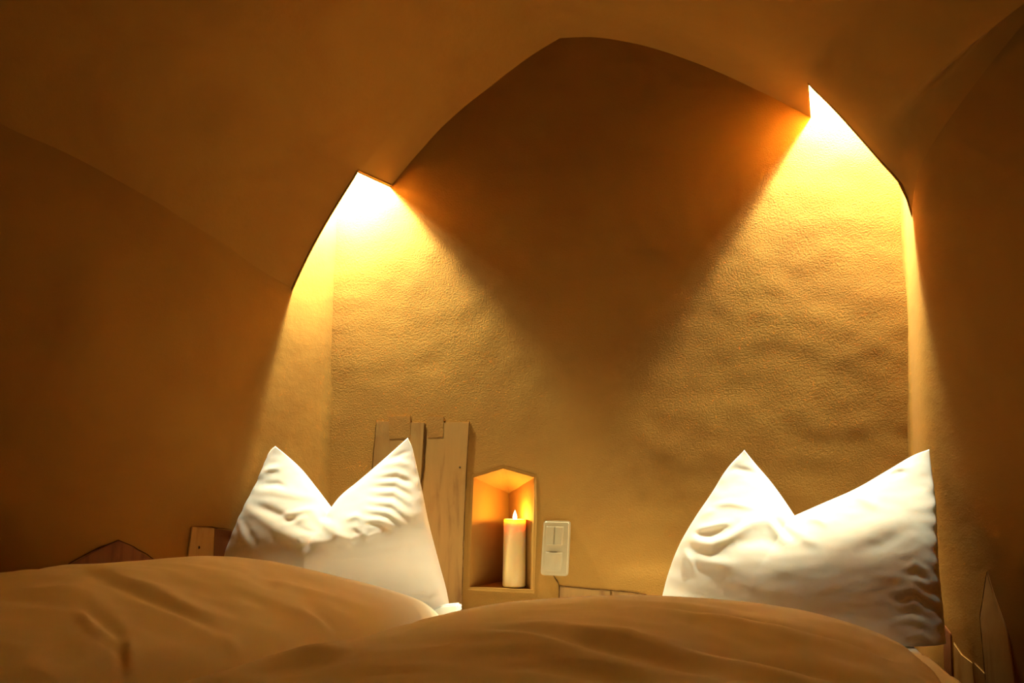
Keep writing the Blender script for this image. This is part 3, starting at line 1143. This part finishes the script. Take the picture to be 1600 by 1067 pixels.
# ------------------------------------------------------------------ duvets
def build_duvet(name, label, sil, y_ridge, x0f, x1f, y_back, y_front, fall, folds, seed, rl, rr, NX=190, NY=170):
    R = np.array([on_y(px, py, y_ridge) for px, py in sil])
    xs_r, zs_r = R[:, 0], R[:, 2]
    a = np.linspace(0, 1, NX)[None, :]
    b = np.linspace(0, 1, NY)[:, None] ** 1.15
    Yv = y_back + (y_front - y_back) * b + 0 * a
    # edges wander with y
    X0 = x0f(Yv[:, :1]); X1 = x1f(Yv[:, :1])
    Xv = X0 + (X1 - X0) * a
    # ridge height follows the same share of the width
    X0r, X1r = x0f(np.array([[y_ridge]]))[0, 0], x1f(np.array([[y_ridge]]))[0, 0]
    Xr = X0r + (X1r - X0r) * a
    zr = hermite(xs_r, zs_r, np.clip(Xr, xs_r[0], xs_r[-1]))
    H = np.maximum(zr - MAT_Z, 0.02) + 0 * Yv
    # section along the bed
    back = np.clip((y_back - Yv) / (y_back - y_ridge), 0, 1)
    pb = np.sqrt(np.clip(1 - (1 - back) ** 2, 0, 1))
    fr = np.clip((y_ridge - Yv) / (y_ridge - y_front), 0, 1)
    pf = (1 - fall * fr ** 1.3) * np.sqrt(np.clip(1 - np.clip((fr - 0.9) / 0.1, 0, 1) ** 2, 0, 1))
    H = H * np.where(Yv > y_ridge, pb, pf)
    # rounded sides
    dl_ = (Xv - X0) / rl; dr_ = (X1 - Xv) / rr
    sd = np.sqrt(np.clip(1 - (1 - np.clip(dl_, 0, 1)) ** 2, 0, 1)) * np.sqrt(np.clip(1 - (1 - np.clip(dr_, 0, 1)) ** 2, 0, 1))
    H = H * sd
    P = np.stack([Xv, Yv, MAT_Z + 0.004 + H], -1)
    flat = P.reshape(-1, 3)
    px, py = project(flat)
    f = poly_field(px, py, folds).reshape(NY, NX)
    w = (0.016 * vnoise(flat * np.array([1, 0.8, 0.3]), 3.2, seed) + 0.006 * vnoise(flat * np.array([1.0, 1.6, 0.3]), 8.0, seed + 3)
         + 0.0022 * vnoise(flat * np.array([1.0, 1.0, 0.3]), 22.0, seed + 5)).reshape(NY, NX)
    near = np.clip((y_ridge - Yv) / 0.12, 0, 1)
    P[..., 2] += (f + w * (0.25 + 0.75 * near)) * sd * np.where(Yv > y_ridge, pb, 1)
    P[..., 2] = np.maximum(P[..., 2], MAT_Z + 0.004)
    bm = bmesh.new()
    top = [[bm.verts.new(tuple(P[j, i])) for i in range(NX)] for j in range(NY)]
    for j in range(NY - 1):
        for i in range(NX - 1):
            bm.faces.new((top[j][i], top[j + 1][i], top[j + 1][i + 1], top[j][i + 1]))
    rim = [top[0][i] for i in range(NX)] + [top[j][-1] for j in range(1, NY)] + [top[-1][i] for i in range(NX - 2, -1, -1)] + [top[j][0] for j in range(NY - 2, 0, -1)]
    lowr = [bm.verts.new((v.co.x, v.co.y, MAT_Z + 0.001)) for v in rim]
    k = len(rim)
    for i in range(k):
        bm.faces.new((rim[i], rim[(i + 1) % k], lowr[(i + 1) % k], lowr[i]))
    bm.faces.new(lowr)
    bmesh.ops.recalc_face_normals(bm, faces=bm.faces[:])
    o = bm_obj(name, bm, M['duvet'])
    return tag(o, label, 'duvet', 'white duvets on the bed')


DL = [
    ([(120, 888), (180, 905), (250, 930), (310, 958), (345, 972)], 10, 0.0088, 0.2), ([(130, 902), (200, 925), (270, 952), (330, 978)], 9, -0.0077),
    ([(160, 895), (220, 897), (290, 898)], 7, 0.0055), ([(180, 904), (240, 910), (300, 916)], 7, -0.0066),
    ([(330, 905), (400, 925), (460, 950), (500, 978)], 12, 0.0066, 0.2), ([(340, 920), (400, 940), (450, 962)], 10, -0.0044),
    ([(395, 885), (420, 905), (430, 925)], 16, -0.0055), ([(420, 920), (480, 925), (540, 940), (580, 955)], 10, 0.0033),
    ([(480, 950), (505, 965), (525, 985)], 6, -0.0055), ([(470, 956), (500, 972), (518, 992)], 6, 0.0044),
    ([(125, 965), (140, 985), (160, 1000), (180, 1004)], 8, 0.0077), ([(130, 955), (155, 970), (178, 990), (186, 1005)], 9, -0.0077),
    ([(184, 1010), (190, 1035), (192, 1067)], 7, -0.0077), ([(198, 1000), (205, 1030), (208, 1067)], 8, 0.0055),
    ([(160, 1005), (170, 1015), (176, 1020)], 5, -0.0055), ([(0, 1008), (40, 1018), (80, 1022)], 10, 0.0055),
    ([(20, 900), (80, 912), (140, 935), (180, 965)], 16, 0.0055), ([(210, 985), (260, 1000), (320, 1012)], 12, -0.0044),
    ([(355, 1000), (370, 1020), (385, 1032)], 9, 0.0066), ([(345, 1010), (355, 1030), (372, 1040)], 7, -0.0055),
    ([(200, 940), (260, 965), (320, 985)], 8, 0.0033),
]
build_duvet('duvet', 'white duvet on the left half, hiding the foot of the left pillow',
            [(-120, 868), (-40, 874), (0, 876), (60, 880), (110, 884), (200, 880), (270, 876), (330, 873), (400, 877), (470, 891), (540, 909), (600, 927), (650, 946), (678, 962)],
            -0.70, lambda y: np.maximum(-1.60, XL + TL * y + 0.03), lambda y: -0.640 + 0.24 * np.minimum(y + 0.70, 0), -0.50, -2.12, 0.22, DL, 5.0, 0.10, 0.06)
DR = [
    ([(960, 945), (1080, 958), (1200, 975), (1320, 1002), (1410, 1035)], 7, -0.010), ([(960, 953), (1080, 968), (1200, 987), (1320, 1015), (1400, 1045)], 8, 0.010),
    ([(1250, 965), (1340, 990), (1410, 1020), (1440, 1050)], 6, 0.009), ([(1240, 975), (1330, 1003), (1400, 1036)], 5, -0.008),
    ([(760, 985), (880, 990), (1000, 1003), (1120, 1020), (1250, 1050)], 10, 0.012), ([(760, 997), (880, 1004), (1000, 1018), (1120, 1038)], 10, -0.012),
    ([(1000, 1000), (1140, 1015), (1280, 1040), (1380, 1067)], 7, -0.010),
    ([(680, 1005), (800, 1010), (900, 1022), (1000, 1040)], 14, 0.010), ([(820, 1040), (920, 1046), (1020, 1062)], 12, -0.010),
    ([(420, 1042), (480, 1030), (540, 1024)], 8, 0.010), ([(400, 1055), (470, 1045), (560, 1030)], 8, -0.010),
    ([(620, 985), (700, 978), (800, 972)], 12, 0.006),
]
build_duvet('duvet', 'white duvet bulging in front of the niche and right pillow',
            [(660, 975), (690, 966), (740, 955), (800, 946), (880, 940), (960, 937), (1040, 937), (1120, 941), (1200, 950), (1280, 966), (1350, 987), (1400, 1008), (1432, 1032), (1446, 1062)],
            -0.82, lambda y: -0.632 + 0.24 * np.minimum(y + 0.82, 0), lambda y: 0.362 + 0.0 * y, -0.535, -2.12, 0.12, DR, 15.0, 0.05, 0.03)
